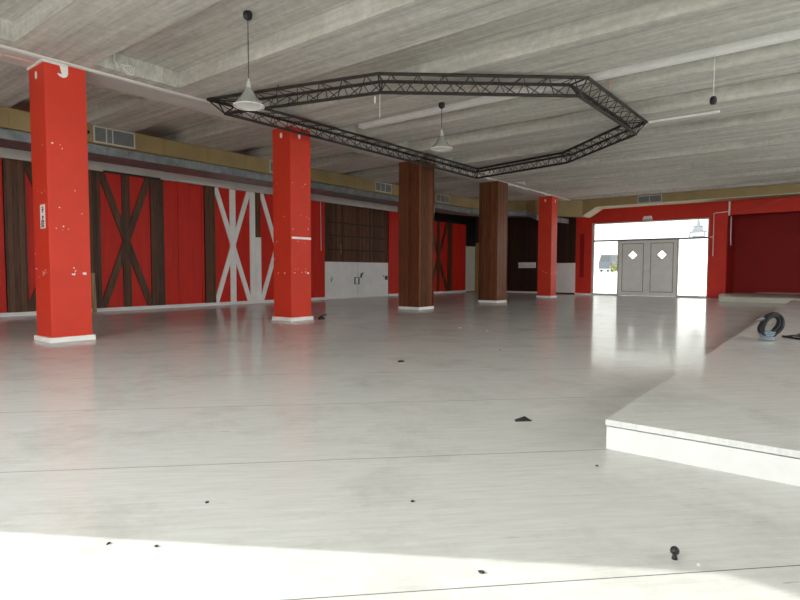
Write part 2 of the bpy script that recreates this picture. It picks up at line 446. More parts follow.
def door_leaf(name, x0, x1, label, hinge):
    d = thing(name, label, 'door', ((x0 + x1) / 2, YD + .1, .004), 'entrance door leaves', kind='structure')
    cx, cz, s = (x0 + x1) / 2, 1.70, .21
    ya, yb = YD + .07, YD + .13
    st = .13
    m = MB()      # stiles and rails
    m.box(x0, x0 + st, ya, yb, .004, 2.298); m.box(x1 - st, x1, ya, yb, .004, 2.298)
    m.box(x0 + st, x1 - st, ya, yb, 2.19, 2.298); m.box(x0 + st, x1 - st, ya, yb, .004, .17)
    m.build('frame', M['door'], d, bevel=.004)
    gr = MB(); t = .022
    gr.box(x0 + st, x1 - st, ya + .001, ya + .012, 2.19 - t, 2.189); gr.box(x0 + st, x1 - st, ya + .001, ya + .012, .171, .17 + t)
    gr.box(x0 + st + .001, x0 + st + t, ya + .001, ya + .012, .17 + t, 2.19 - t); gr.box(x1 - st - t, x1 - st - .001, ya + .001, ya + .012, .17 + t, 2.19 - t)
    gr.build('moulding', M['louver'], d)
    p = MB(); a, b = x0 + st, x1 - st; yc, yd = ya + .012, yb - .012
    D = [(cx, cz + s), (cx + s, cz), (cx, cz - s), (cx - s, cz)]
    quads = [[(cx, 2.19), (b, 2.19), (b, cz), D[1], D[0]], [(b, cz), (b, .17), (cx, .17), D[2], D[1]],
             [(cx, .17), (a, .17), (a, cz), D[3], D[2]], [(a, cz), (a, 2.19), (cx, 2.19), D[0], D[3]]]
    for q in quads: p.prism([(x, yc, z) for x, z in q], (0, yd - yc, 0))
    pn = p.build('panel', M['door'], d)
    k = MB()
    for i in range(4):
        (xa, za), (xb, zb) = D[i], D[(i + 1) % 4]
        k.prism([(xa, ya + .002, za), (xb, ya + .002, zb), (cx + (xb - cx) * .86, ya + .002, cz + (zb - cz) * .86), (cx + (xa - cx) * .86, ya + .002, cz + (za - cz) * .86)], (0, .05, 0))
    k.build('diamond_surround', M['doorframe'], d)
    MB().prism([(x, YD + .098, z) for x, z in D], (0, .006, 0)).build('diamond_pane', M['glass'], d)
    hx = x1 - .06 if hinge == 'l' else x0 + .06
    MB().tube([(hx, ya, 1.05), (hx, ya - .05, 1.05), (hx + (-.1 if hinge == 'l' else .1), ya - .05, 1.05)], .01, 8).build('handle', M['doorframe'], d, smooth=True)
    return d
door_leaf('door_1', DX0 + .002, -6.131, 'left grey entrance door leaf with a small diamond window', 'l')
door_leaf('door_2', -6.129, DX1 - .002, 'right grey entrance door leaf with a small diamond window', 'r')

em = thing('emergency_light', 'small grey emergency light above the transom of the entrance', 'light', (-6.11, YD - .05, 3.12))
MB().box(-6.27, -5.96, YD - .06, YD - .001, 3.21, 3.28).build('casing', M['plate'], em, bevel=.01)
MB().box(-6.30, -5.93, YD - .05, YD - .042, 3.11, 3.209).build('sign_plate', M['enamel'], em)
k = MB()
for i in range(5): k.box(-6.28 + i * .07, -6.23 + i * .07, YD - .054, YD - .0505, 3.13, 3.17)
k.build('red_marks', M['redcable'], em)

# ------------------------------------------------------------------ columns
CX1, CW = -8.59, .543
def chips(col, spots):
    """flaked paint: small plaster patches lying on a column face"""
    k = MB()
    for face, u, z, s in spots:
        n = random.randint(5, 7); pts = []
        for i in range(n):
            a = 2 * PI * i / n; r = s * random.uniform(.6, 1.2)
            pts.append((r * math.cos(a), r * math.sin(a) * random.uniform(.7, 1.2)))
        if face == 'x': k.prism([(CX1 + .0005, col + u + p, z + q) for p, q in pts], (.002, 0, 0))
        else: k.prism([(CX1 - CW + u + p, col - .0005, z + q) for p, q in pts], (0, -.002, 0))
    return k

def column(yc, mat, label, cat, seed, wood_=False, extra=None, nchip=1.):
    random.seed(seed)
    c = thing('column', label, cat, (CX1 - CW / 2, yc + CW / 2, 0), 'columns in a row across the hall')
    g = .055 if wood_ else 0
    MB().box(CX1 - CW - g, CX1 + g, yc - g, yc + CW + g, .07, ZB - .001).build('shaft', mat, c, bevel=.008)
    e = .07 if wood_ else .03
    MB().box(CX1 - CW - e, CX1 + e, yc - e, yc + CW + e, 0, .0705).build('plinth', M['white'], c, bevel=.004)
    if wood_:
        t = MB()
        for (xx, yy) in ((CX1 + g - .02, yc - g - .012), (CX1 - CW - g - .012, yc - g - .012), (CX1 + g - .02, yc + CW + g - .02)):
            t.box(xx, xx + .032, yy, yy + .032, .072, ZB - .003)
        t.build('corner_trim', mat, c)
    else:
        sp = []
        for z, n in ((.98, 5), (1.02, 4), (1.86, 3), (2.12, 4), (2.75, 4), (.95, 3), (1.6, 4)):
            for i in range(max(1, int(n * nchip))):
                sp.append((random.choice('xxy'), random.uniform(.05, CW - .05), z + random.uniform(-.035, .035), random.choice((.006, .008, .009, .013))))
        sp.append(('x', CW - .09, .97, .028)); sp.append(('y', .03, 1.25, .012)); sp.append(('y', .35, .97, .02))
        ch = chips(yc, sp).build('paint_chips', M['plaster'], c); ch['kind'] = 'stuff'
        ov = MB(); pts = [(.035 * math.cos(a * PI / 8), .055 * math.sin(a * PI / 8)) for a in range(16)]
        ov.prism([(CX1 - .27 + p, yc - .0005, 3.73 + q) for p, q in pts], (0, -.006, 0))
        ov.build('blanking_plate', M['enamel'], c)
    return c

c1 = column(3.076, M['redcol'], 'red column nearest the camera with a vertical white notice', 'column', 3)
c2 = column(7.423, M['redcol'], 'red column with a white horizontal strip at mid height', 'column', 5)
c3 = column(11.745, M['wood'], 'wood clad column beneath the left edge of the truss', 'column', 1, True)
c4 = column(15.977, M['wood'], 'wood clad column between the truss corner and the red far column', 'column', 2, True)
c5 = column(20.342, M['redcol'], 'small red column farthest away, nearest the entrance', 'column', 9, nchip=.6)

# details fixed to the columns
k = MB()      # hook shaped plaster patch and caps
k.prism([(CX1 + .0005, 3.27 + a, 3.71 + b) for a, b in ((.0, .17), (.11, .17), (.11, .05), (.09, .01), (.05, -.01), (.0, .0), (-.03, .03), (-.02, .04), (.03, .035))], (.008, 0, 0))
k.build('white_bracket', M['enamel'], c1)
MB().box(CX1 - .30, CX1 + .02, 3.05, 3.36, ZB - .03, ZB - .0015).box(CX1 - .56, CX1 - .3, 3.06, 3.1, ZB - .03, ZB - .0015).build('plaster_cap', M['plaster'], c1)
k = MB(); pts = [(.03 * math.cos(a * PI / 8), .045 * math.sin(a * PI / 8)) for a in range(16)]
k.prism([(CX1 + .0005, 7.66 + p, 3.71 + q) for p, q in pts], (.006, 0, 0)); k.build('blanking_plate', M['enamel'], c2)
k = MB(); k.prism([(CX1 + .0005, 20.66 + p, 3.72 + q * 1.6) for p, q in pts], (.006, 0, 0)); k.build('blanking_plate', M['enamel'], c5)
st = MB().box(CX1 + .0005, CX1 + .02, 7.44, 7.95, 1.655, 1.70).build('rail_strip', M['white'], None, bevel=.003)
tag(st, 'short white horizontal strip fixed across the second red column', 'strip')
nt_ = thing('notice', 'tall narrow white paper notice with dark vertical lettering on nearest red column', 'notice', (-8.77, 3.073, 1.6))
MB().box(-8.86, -8.69, 3.071, 3.0755, 1.60, 1.935).build('paper', M['enamel'], nt_)
k = MB(); random.seed(11)
zz = 1.62
for i in range(9):
    h = random.choice((.018, .024, .03)); w = random.choice((.04, .055, .065))
    if i not in (5,): k.box(-8.79, -8.79 + w, 3.069, 3.0707, zz, zz + h)
    zz += h + .008
k.box(-8.82, -8.805, 3.069, 3.0707, 1.62, 1.72)
k.build('lettering', M['ink'], nt_)

# ------------------------------------------------------------------ left wall: panels
XP = XL                 # front face of the red boards
ZT, ZBASE = 3.42, .087
def board(y0, y1, z0=ZBASE, z1=ZT, t=.07, dx=0):
    return MB().box(XL - .088, XP + dx, y0, y1, z0, z1)
def red_panel(y0, y1, label, joints=(), z1=ZT):
    o = thing('wall_cladding', label, 'wall panel', (XP, (y0 + y1) / 2, 0), 'red wall panels')
    ys = [y0] + list(joints) + [y1]
    for a, b in zip(ys, ys[1:]):
        board(a + .004, b - .004, z1=z1, dx=.0).build('board', M['redboard'], o, bevel=.006)
    return o
def brace(p, q, w, x0, x1, lim):
    """sloping board from (y,z) p to q"""
    (ya, za), (yb, zb) = p, q
    L = math.hypot(yb - ya, zb - za); ny, nz = -(zb - za) / L * w / 2, (yb - ya) / L * w / 2
    ey, ez = (yb - ya) / L * .3, (zb - za) / L * .3
    P = [(ya - ey + ny, za - ez + nz), (yb + ey + ny, zb + ez + nz), (yb + ey - ny, zb + ez - nz), (ya - ey - ny, za - ez - nz)]
    for ax, v, sg_ in ((0, lim[0], 1), (0, lim[1], -1), (1, lim[2], 1), (1, lim[3], -1)):
        Q = []
        for i in range(len(P)):
            a, b = P[i], P[(i + 1) % len(P)]
            da, db = (a[ax] - v) * sg_, (b[ax] - v) * sg_
            if da >= 0: Q.append(a)
            if (da >= 0) != (db >= 0):
                t = da / (da - db); Q.append((a[0] + (b[0] - a[0]) * t, a[1] + (b[1] - a[1]) * t))
        P = Q
    return MB().prism([(x0, a, b) for a, b in P], (x1 - x0, 0, 0))
def barn_door(y0, y1, label, post, timber, left=None, right=None, center=.2, field=None, bw=.17, z1=ZT):
    o = thing('barn_door', label, 'barn door', (XP, (y0 + y1) / 2, 0), 'barn door panels')
    board(y0, y1, dx=-.02, z1=z1).build('field', field or M['redboard'], o)
    if left: MB().box(XP - .0195, XP + .02, left[0], left[1], ZBASE, z1).build('post', post, o)
    if right: MB().box(XP - .0195, XP + .02, right[0], right[1], ZBASE, z1).build('post', right[2] if len(right) > 2 else post, o)
    c = (y0 + y1) / 2
    MB().box(XP - .0195, XP + .005, c - center / 2, c + center / 2, ZBASE, z1).build('center_post', timber, o)
    brace((y0 + .04, z1 - .02), (y1 - .04, ZBASE + .04), bw, XP - .019, XP + .012, (y0 + .001, y1 - .001, ZBASE, z1)).build('brace', timber, o)
    brace((y0 + .04, ZBASE + .04), (y1 - .04, z1 - .02), bw, XP - .018, XP + .013, (y0 + .001, y1 - .001, ZBASE, z1)).build('brace', timber, o)
    return o

red_panel(-2.1, 4.22, 'red boarded panel at the far left edge of the picture', (.1, 1.5, 2.9))
barn_door(4.64, 5.91, 'red barn door panel with brown braces mostly hidden behind the nearest red column', M['brown'], M['brown'], (4.23, 4.639))
barn_door(6.22, 7.49, 'red barn door panel with dark brown X bracing right of the nearest column', M['brown'], M['brown'], (5.92, 6.219), (7.491, 7.85))
red_panel(7.86, 9.06, 'plain red panel between the brown and white X doors', (8.26, 8.98))
d4 = barn_door(9.41, 10.63, 'red barn door panel with a full white X left of the second red column', M['brown'], M['white'], (9.08, 9.409), (10.631, 10.82, M['white']), bw=.15)
tb = thing('timber_post', 'dark brown upright with a wide white board over its lower half', 'post', (XP, 10.93, 0))
MB().box(XL - .088, XP + .015, 10.83, 11.02, 2.05, ZT).build('upper_post', M['brown'], tb)
MB().box(XL - .088, XP + .03, 10.823, 11.03, ZBASE, 2.049).build('lower_board', M['white'], tb)
barn_door(11.04, 12.3, 'red barn door panel with white X partly behind the second red column', M['white'], M['white'], None, (12.301, 12.48), bw=.15)
red_panel(12.49, 13.81, 'red panel right behind the second red column with a hanging white cable', (13.3,))
cb = MB().tube([(XP + .012, 13.60, 3.42), (XP + .012, 13.61, 2.6), (XP + .012, 13.62, 1.72)], .011, 6).build('wall_cable', M['cable'])
tag(cb, 'thin white cable hanging down the red panel beside the wood hatch', 'cable')

rl = MB().box(XP + .051, XP + .075, 6.3, 7.75, 3.40, 3.45).build('rail_bar', M['black'])
tag(rl, 'thin black bar under the grey plate above the dark brown X door', 'bar')
# wood hatch with white counter front
ht = thing('serving_hatch', 'dark planked serving hatch above a white counter front, left of the wood columns', 'hatch', (XP - .05, 15.6, 0))
MB().box(XL - .088, XP - .05, 13.82, 17.37, 1.36, ZT + .005).build('planked_shutter', M['brown'], ht)
for z in (1.75, 2.25, 2.72):
    MB().box(XP - .0495, XP - .02, 14.0, 17.2, z, z + .055).build('batten', M['darkwood'], ht)
MB().box(XL - .088, XP - .02, 13.83, 15.52, .05, 1.34).build('counter_panel', M['offwhite'], ht, bevel=.004)
MB().box(XL - .088, XP - .02, 15.535, 17.36, .05, 1.34).build('counter_panel', M['offwhite'], ht, bevel=.004)
MB().box(XL - .088, XP - .04, 13.83, 17.36, 0, .049).build('toe_board', M['plate'], ht)
k = MB()
for (yy, z, w, h) in ((15.36, .52, .03, .25), (15.40, .76, .12, .025), (15.40, .51, .10, .025), (15.58, .50, .03, .28)):
    k.box(XP - .0199, XP + .01, yy, yy + w, z, z + h)
k.build('bracket', M['black'], ht)
k = MB()
for a, b in (((15.68, .78), (15.78, .92)), ((15.70, .90), (15.74, .76)), ((15.76, .86), (15.82, .95))):
    k.tube([(XP + .0, a[0], a[1]), (XP + .0, b[0], b[1])], .02, 6)
k.build('broken_fitting', M['black'], ht)
k = MB().box(XP - .0199, XP + .015, 17.16, 17.28, .66, .82); k.build('socket', M['black'], ht)
for a, b in (((14.10, .72), (14.16, .64)), ((14.15, .80), (14.19, .70)), ((14.12, .62), (14.17, .66)), ((17.02, .84), (17.06, .78))):
    MB().tube([(XP - .012, a[0], a[1]), (XP - .012, b[0], b[1])], .012, 5).build('wire_stub', M['louver'], ht)
k = MB().tube([(XP - .015, 14.62, 2.0), (XP - .012, 14.64, 1.8), (XP - .015, 14.65, 1.62)], .014, 6).build('latch_cord', M['ochre'], ht)

red_panel(17.38, 18.6, 'narrow red panel left of the first wood column, beyond the hatch', ())
red_panel(18.61, 19.85, 'red panel hidden behind the first wood column', ())
barn_door(20.2, 21.7, 'dim red barn door panel with brown braces between the wood columns', M['brown'], M['brown'], (19.86, 20.199), (21.701, 22.05), z1=3.25)
red_panel(22.06, 23.3, 'red panel beside the cream door in the far left corner', (22.5, 22.9), z1=3.25)
cd = thing('service_door', 'narrow cream service door in the far left corner', 'door', (XP, 23.77, 0))
MB().box(XL - .088, XP - .03, 23.31, YD - .002, .03, 2.17).build('leaf', M['cream'], cd)
MB().box(XL - .088, XP + .0, 23.302, 23.36, 0, 2.23).box(XL - .088, XP, 23.36, YD - .002, 2.175, 2.23).build('frame', M['cream'], cd)
ob = MB().box(-14.18, -13.87, YD - .05, YD - .001, .0, 2.42).build('ochre_board', M['ochre'])
tag(ob, 'tall ochre board beside the cream door, behind the second wood column', 'board')
bx = thing('switch_box', 'flat white box mounted on the dark panelling left of the far red column', 'box', (-11.4, YD - .05, 1.16))
MB().box(-11.80, -10.95, YD - .13, YD - .0405, 1.17, 1.429).build('housing', M['offwhite'], bx, bevel=.01)
MB().box(-11.80, -10.95, YD - .135, YD - .131, 1.28, 1.287).build('lid_seam', M['louver'], bx)

bt = MB().prism([(-13.90, 5.86, 0), (-13.90, 5.95, 0), (-13.86, 5.95, 0), (-13.86, 5.86, 0)], (-.12, 0.03, .95)).build('timber_batten', M['batten'])
tag(bt, 'short raw timber batten leaning on the barn door behind the nearest column', 'plank')

# ------------------------------------------------------------------ air ducts
dk = thing('air_duct', 'long beige rectangular air duct along the left wall and over the entrance', 'duct', (-12.2, 12, 3.55))
def sweep(path, prof):
    """outer path of (x,y,zb) points; boxes joined, profile goes back by prof distance along given inward vectors"""
    m = MB(); bm = m.bm; rings = []
    for (x, y_, zb, zt, ix, iy) in path:
        rings.append([bm.verts.new(q) for q in ((x, y_, zb), (x, y_, zt), (x + ix, y_ + iy, zt), (x + ix, y_ + iy, zb))])
    for a, b in zip(rings, rings[1:]):
        for k in range(4): bm.faces.new((a[k], a[(k + 1) % 4], b[(k + 1) % 4], b[k]))
    bm.faces.new(rings[0]); bm.faces.new(rings[-1][::-1])
    return m
zt = ZS - .004
run1 = [(-11.8, YF + .02, 3.57, zt, -.9, 0), (-11.8, 18.2, 3.57, zt, -.9, 0)]
sweep(run1, 0).build('left_run', M['duct'], dk)
arc = [(-11.8, 18.201, 3.57, zt, -.9, 0)]
for i in range(1, 9):
    a = i / 8 * PI / 2
    cx, cy, r = -9.75, 18.6, 2.05
    # a shallow sweep from heading +y to heading +x
    px, py = cx - 2.05 * math.cos(a), 18.2 + 3.2 * math.sin(a)
    arc.append((px, py, 3.57 - .05 * i / 8 - (.2 if i == 8 else 0), zt, -.9 * math.cos(a), .9 * math.sin(a)))
arc.append((-8.2, 22.5, 3.27, zt, 0, .9))
sweep(arc, 0).build('curved_corner', M['duct'], dk)
sweep([(-8.199, 22.5, 3.27, zt, 0, .9), (-7.65, 22.5, 3.60, zt, 0, .9)], 0).build('transition', M['duct'], dk)
sweep([(-7.649, 22.5, 3.60, zt, 0, .9), (XR - .02, 22.5, 3.60, zt, 0, .9)], 0).build('rear_run', M['duct'], dk)
for yy in (3.63, 6.55, 7.65, 8.7, 10.55, 11.6, 12.75, 15.0):
    MB().box(-11.8005, -11.795, yy, yy + .07, 3.572, zt - .001).build('seam', M['seam'], dk)
for xx in (-4.28, -.6):
    MB().box(xx, xx + .05, 22.493, 22.4995, 3.602, zt - .001).build('seam', M['seam'], dk)
MB().box(-7.6, XR - .1, 22.49, 22.4995, 3.585, 3.615).build('lower_edge', M['vframe'], dk)
def vent_x(y0, y1, z0, z1, divs, label=None):
    v = MB(); x = -11.8; t = .028
    v.box(x, x + .02, y0, y1, z0, z0 + t).box(x, x + .02, y0, y1, z1 - t, z1).box(x, x + .02, y0, y0 + t, z0 + t, z1 - t).box(x, x + .02, y1 - t, y1, z0 + t, z1 - t)
    for d in divs:
        yy = y0 + (y1 - y0) * d; v.box(x, x + .018, yy - .012, yy + .012, z0 + t, z1 - t)
    o = v.build('vent_grille', M['vframe'], dk)
    b = MB(); b.box(x, x + .004, y0 + t, y1 - t, z0 + t, z1 - t)
    z = z0 + t + .015
    while z < z1 - t - .01:
        b.box(x + .004, x + .012, y0 + t, y1 - t, z, z + .008); z += .022
    b.build('louvers', M['louver'], o)
vent_x(5.08, 5.92, 3.585, 3.918, (.3, .45))
vent_x(9.48, 10.25, 3.60, 3.905, (.5,))
vent_x(13.74, 14.58, 3.60, 3.905, (.33, .6))
vent_x(17.2, 18.1, 3.60, 3.905, (.33, .66))
v = MB(); X0, X1, yv = -6.06, -5.2, 22.5
v.box(X0, X1, yv - .02, yv, 3.625, 3.65).box(X0, X1, yv - .02, yv, 3.875, 3.9).box(X0, X0 + .025, yv - .02, yv, 3.65, 3.875).box(X1 - .025, X1, yv - .02, yv, 3.65, 3.875).box((X0 + X1) / 2 - .01, (X0 + X1) / 2 + .01, yv - .018, yv, 3.65, 3.875)
vg = v.build('vent_grille', M['vframe'], dk)
b = MB().box(X0 + .025, X1 - .025, yv - .004, yv, 3.65, 3.875)
for i in range(9): b.box(X0 + .025, X1 - .025, yv - .012, yv - .004, 3.66 + i * .024, 3.668 + i * .024)
b.build('louvers', M['louver'], vg)
MB().tube([(-11.799, 4.98, 3.76), (-11.78, 4.98, 3.76)], .035, 10).build('sensor_knob', M['black'], dk)

gd = thing('metal_duct', 'grey galvanised duct running just below the beige one above the left panels', 'duct', (-12.4, 12, 3.39))
sweep([(-11.93, YF + .02, 3.39, 3.566, -.86, 0), (-11.93, 18.2, 3.39, 3.566, -.86, 0)], 0).build('left_run', M['galv'], gd)
garc = [(p[0] - .13 * math.cos(i / 8 * PI / 2), p[1] + .13 * math.sin(i / 8 * PI / 2), p[2] - .20, p[2] - .005, p[4] * .95, p[5] * .95) for i, p in enumerate(arc[:-1])]
garc[0] = (-11.93, 18.201, 3.39, 3.566, -.86, 0)
garc.append((-9.15, 22.63, 3.08, 3.26, 0, .85))
sweep(garc, 0).build('curved_corner', M['galv'], gd)
for yy in (2.0, 5.4, 8.8, 12.2, 15.6):
    MB().box(-11.9295, -11.915, yy, yy + .05, 3.392, 3.56).build('flange', M['galv'], gd)
MB().box(-11.96, -11.88, 17.2, 17.26, 3.18, 3.389).build('hanger_strap', M['plate'], gd)

# ------------------------------------------------------------------ truss
tr = thing('lighting_truss', 'large dark six sided lighting truss hanging under the concrete ceiling', 'truss', (-5.6, 9.9, 3.64))
TB, TT, HW = 3.66, 3.875, .165
ring = [(-8.2, 5.66), (-5.4, 6.41), (-3.14, 8.36), (-3.11, 11.33), (-5.22, 13.25), (-8.13, 13.9)]
n = len(ring)
def off(d):
    out = []
    for i in range(n):
        p, a, b = Vector(ring[i]), Vector(ring[i - 1]), Vector(ring[(i + 1) % n])
        e1, e2 = (p - a).normalized(), (b - p).normalized()
        n1, n2 = Vector((e1.y, -e1.x)), Vector((e2.y, -e2.x))     # outward (ring runs anticlockwise)
        bis = (n1 + n2).normalized()
        out.append(p + bis * d / max(.3, bis.dot(n1)))
    return out
ro, ri = off(HW), off(-HW)
R3 = [Vector((p[0], p[1], TB)) for p in ring]
O3 = [Vector((p.x, p.y, TT)) for p in ro]
I3 = [Vector((p.x, p.y, TT)) for p in ri]
for i in range(n):
    j = (i + 1) % n
    seg = MB().tube([R3[i], R3[j]], .026, 8).build('bottom_chord', M['truss'], tr, smooth=True)
    MB().tube([O3[i], O3[j]], .026, 8).build('outer_chord', M['truss'], seg, smooth=True)
    MB().tube([I3[i], I3[j]], .026, 8).build('inner_chord', M['truss'], seg, smooth=True)
    L = (R3[j] - R3[i]).length; m = max(4, int(round(L / .37)))
    w = MB()
    for T in (O3, I3):
        for k in range(m):
            a = R3[i].lerp(R3[j], k / m); b = R3[i].lerp(R3[j], (k + 1) / m)
            if T is O3:
                t = T[i].lerp(T[j], (k + .5) / m)
                w.tube([a, t], .0075, 5); w.tube([t, b], .0075, 5)
            else:
                ta, tb_, mid = T[i].lerp(T[j], k / m), T[i].lerp(T[j], (k + 1) / m), R3[i].lerp(R3[j], (k + .5) / m)
                w.tube([ta, mid], .0075, 5); w.tube([mid, tb_], .0075, 5)
    for k in range(m):
        a = O3[i].lerp(O3[j], (k + .5) / m); b = I3[i].lerp(I3[j], (k + .5) / m)
        w.tube([a, b], .007, 5)
    w.build('lacing', M['truss'], seg)
    jn = MB()
    jn.tube([O3[i], I3[i]], .014, 6); jn.tube([R3[i], O3[i]], .012, 6); jn.tube([R3[i], I3[i]], .012, 6)
    jn.build('corner_joint', M['truss'], tr)
for i, u in ((0, .45), (1, .93), (2, .3), (3, .5), (4, .5), (5, .25), (5, .7)):
    p = O3[i].lerp(O3[(i + 1) % n], u)
    inc = any(a < p.y < b and p.x > -8.36 for a, b in coffers)
    top = (ZC if inc else ZS) - .002
    MB().tube([(p.x, p.y, TT + .01), (p.x, p.y, top)], .010, 6).build('hanger', M['pinkcable'] if i in (1, 2) else M['truss'], tr)

# ------------------------------------------------------------------ pendant lamps
def pendant(x, y_, ztop, zs, label, s=1.):
    o = thing('pendant_lamp', label, 'lamp', (x, y_, zs), 'pendant lamps under the ceiling')
    MB().lathe([(0, 0), (.05, 0), (.058, -.03), (.05, -.075), (.02, -.10), (0, -.10)], (x, y_, ztop - .002), 20).build('canopy', M['black'], o, smooth=True)
    MB().tube([(x, y_, ztop - .10), (x, y_, zs + .30 * s)], .006, 6).build('cord', M['cord'], o)
    MB().lathe([(0, .33), (.014, .33), (.018, .29), (.028, .285), (.032, .215), (.0, .215)], (x, y_, zs), 20).build('lamp_holder', M['alu'], o, smooth=True)
    r = .185 * s
    MB().lathe([(.034, .22), (.055, .19), (.085, .13), (.13, .07), (r * .9, .032), (r, .0), (r - .006, .0), (r * .9 - .006, .026), (.124, .062), (.08, .12), (.05, .18), (.03, .212), (.034, .22)], (x, y_, zs), 40).build('shade', M['acrylic'], o, smooth=True)
    MB().lathe([(r - .008, .006), (r * .8, .012), (r * .4, .018), (0, .02), (0, .022), (r * .4, .02), (r * .8, .016), (r - .008, .010)], (x, y_, zs), 40).build('diffuser', M['enamel'], o, smooth=True)
    MB().lathe([(r - .002, -.004), (r + .004, -.004), (r + .004, .006), (r - .002, .006), (r - .002, -.004)], (x, y_, zs), 40).build('rim', M['enamel'], o, smooth=True)
pendant(-5.77, 4.33, ZC, 3.045, 'silver pendant lamp with a pale disc, nearest the camera')
pendant(-5.47, 8.14, ZS, 3.14, 'silver pendant lamp inside the truss ring, farther from the camera')

sn = thing('hanging_sensor', 'small black sensor dangling on a thin wire below the right ceiling', 'sensor', (-1.39, 8.68, 3.3))
MB().tube([(-1.39, 8.68, 3.954), (-1.39, 8.68, 3.40)], .006, 6).build('wire', M['cable'], sn)
MB().lathe([(0, .055), (.03, .05), (.045, .02), (.045, -.03), (.03, -.055), (0, -.06)], (-1.39, 8.68, 3.35), 16).build('body', M['black'], sn, smooth=True)
hw = thing('hanging_wire', 'short white wire hanging from the near corner of the truss', 'wire', (-5.4, 6.43, 3.3))
MB().tube([(-5.43, 6.43, 3.64), (-5.43, 6.432, 3.3)], .006, 6).build('wire', M['cable'], hw)
MB().tube([(-5.5, 6.40, 3.62), (-5.5, 6.40, 3.52)], .012, 6).build('clip', M['enamel'], hw)

# ceiling services
tk = thing('cable_trunking', 'long white cable trunking crossing the ceiling behind the truss', 'trunking', (-1, 8.68, 3.93))
MB().box(-7.84, XR - .51, 8.60, 8.75, 3.955, 4.06).build('channel', M['white'], tk, bevel=.004)
MB().box(-7.84, XR - .51, 8.585, 8.5995, 4.03, 4.065).build('lid', M['enamel'], tk)
for xx in (-7.5, -5.0, -2.5, 0., 2.5): MB().box(xx, xx + .04, 8.64, 8.7, 4.06, ZC - .002).build('bracket', M['plate'], tk)
ct = MB().box(-2.95, -1.75, 11.56, 11.63, ZS - .03, ZS - .001).build('ceiling_batten', M['white'])
tag(ct, 'short white batten on the ceiling beyond the right truss corner', 'batten')
cd1 = MB().tube([(-8.565, YF + .1, ZS - .02), (-8.565, 6.2, ZS - .02), (-8.565, 12.4, ZS - .02)], .014, 8).build('conduit', M['cable'])
tag(cd1, 'thin white conduit along the near edge of the concrete beam', 'conduit')
pc = MB().tube([(-8.80, YF + .1, ZB - .012), (-8.80, 1.5, ZB - .012), (-8.8, 3.04, ZB - .012)], .012, 8).build('beam_cable', M['pinkcable'])
tag(pc, 'pinkish cable under the beam left of the nearest red column', 'cable')
lp = MB()
pts = []
for i in range(40):
    a = i / 40 * 2 * PI * 2.2; r = .06 + .012 * math.sin(i)
    pts.append((-8.335 + .012 * math.sin(i * .7), 4.06 + r * math.cos(a) * 1.1 + .002 * i, 3.985 + r * math.sin(a)))
lp.tube(pts, .009, 6)
lp.tube([(-8.335, 3.9, ZC - .01), (-8.335, 3.91, 4.05), (-8.335, 3.97, 3.97)], .012, 6)
tag(lp.build('cable_loop', M['cable']), 'tangled white cable loop on the beam right of nearest column', 'cable')
random.seed(21)
for (ya, yb, lab) in ((12.6, 15.6, 'messy white cables along the beam between the two wood columns'), (16.6, 20.1, 'messy white cables along the beam between wood and far red column')):
    m = MB()
    for s in range(3):
        pts = [(-8.56 + .012 * s, ya + (yb - ya) * i / 14, ZS - .05 + random.uniform(-.028, .02)) for i in range(15)]
        m.tube(pts, .013, 6)
    tag(m.build('cable_bundle', M['cable']), lab, 'cable')

# entrance pier conduits
cn = thing('wall_conduit', 'white conduit bent around the red pier right of the entrance', 'conduit', (-3.6, YD - .02, 1.6))
MB().tube([(-3.73, YD - .0161, 1.62), (-3.73, YD - .0161, 3.25), (-3.22, YD - .0161, 3.29)], .016, 8).build('pipe', M['cable'], cn)
MB().tube([(-3.73, YD - .0161, 2.36), (-3.86, YD - .0161, 2.34)], .014, 8).build('branch', M['cable'], cn)
MB().box(-3.25, -3.20, YD - .05, YD - .001, 3.13, 3.66).build('junction', M['plate'], cn)
pp = MB().tube([(-3.255, 25.0, 3.16), (-3.255, 25.0, 2.3), (-3.255, 25.1, 2.05)], .022, 8).build('drain_pipe', M['plate'])
tag(pp, 'short pale pipe on the dark recess wall beside the red pier', 'pipe')
oc = MB().tube([(-3.1, YD - .0121, 3.22), (-2.6, YD - .0121, 3.30), (-1.8, YD - .0121, 3.55), (-1.3, YD - .0121, 3.72)], .012, 6).build('sloping_cable', M['redcable'])
tag(oc, 'red cable rising to the right across the header over the recess', 'cable')

# ------------------------------------------------------------------ stages
sx, sy, sz = -1.012, 3.208, .1715
sg = thing('stage', 'low white stage with plank top along the right side of the hall', 'stage', (2.4, 11.8, 0))
MB().box(sx, XR - .01, sy, 20.25, sz - .035, sz).build('deck', M['stage'], sg, bevel=.003)
MB().box(sx + .03, XR - .03, sy + .03, 20.22, sz - .0415, sz - .0355).build('joint_strip', M['louver'], sg)
MB().box(sx + .006, XR - .02, sy + .006, 20.24, .0, sz - .042).build('riser', M['riser'], sg)
fs = thing('rear_step', 'low worn step in front of the dark recess beyond the stage', 'step', (1.4, 24, 0))
MB().box(-3.10, XR - .01, 21.7, YD - .06, 0, .165).box(-3.27, XR - .01, YD - .06, YR - .01, 0, .165).build('slab', M['step'], fs, bevel=.006)
MB().box(-3.30, -3.101, 22.9, YD - .06, 0, .2).build('side_kerb', M['step'], fs)
pk = MB().box(-2.45, 1.6, 26.02, 26.2, .166, .215).build('pink_board', M['pink'])
tag(pk, 'long pinkish board lying at the foot of the recess wall', 'board')

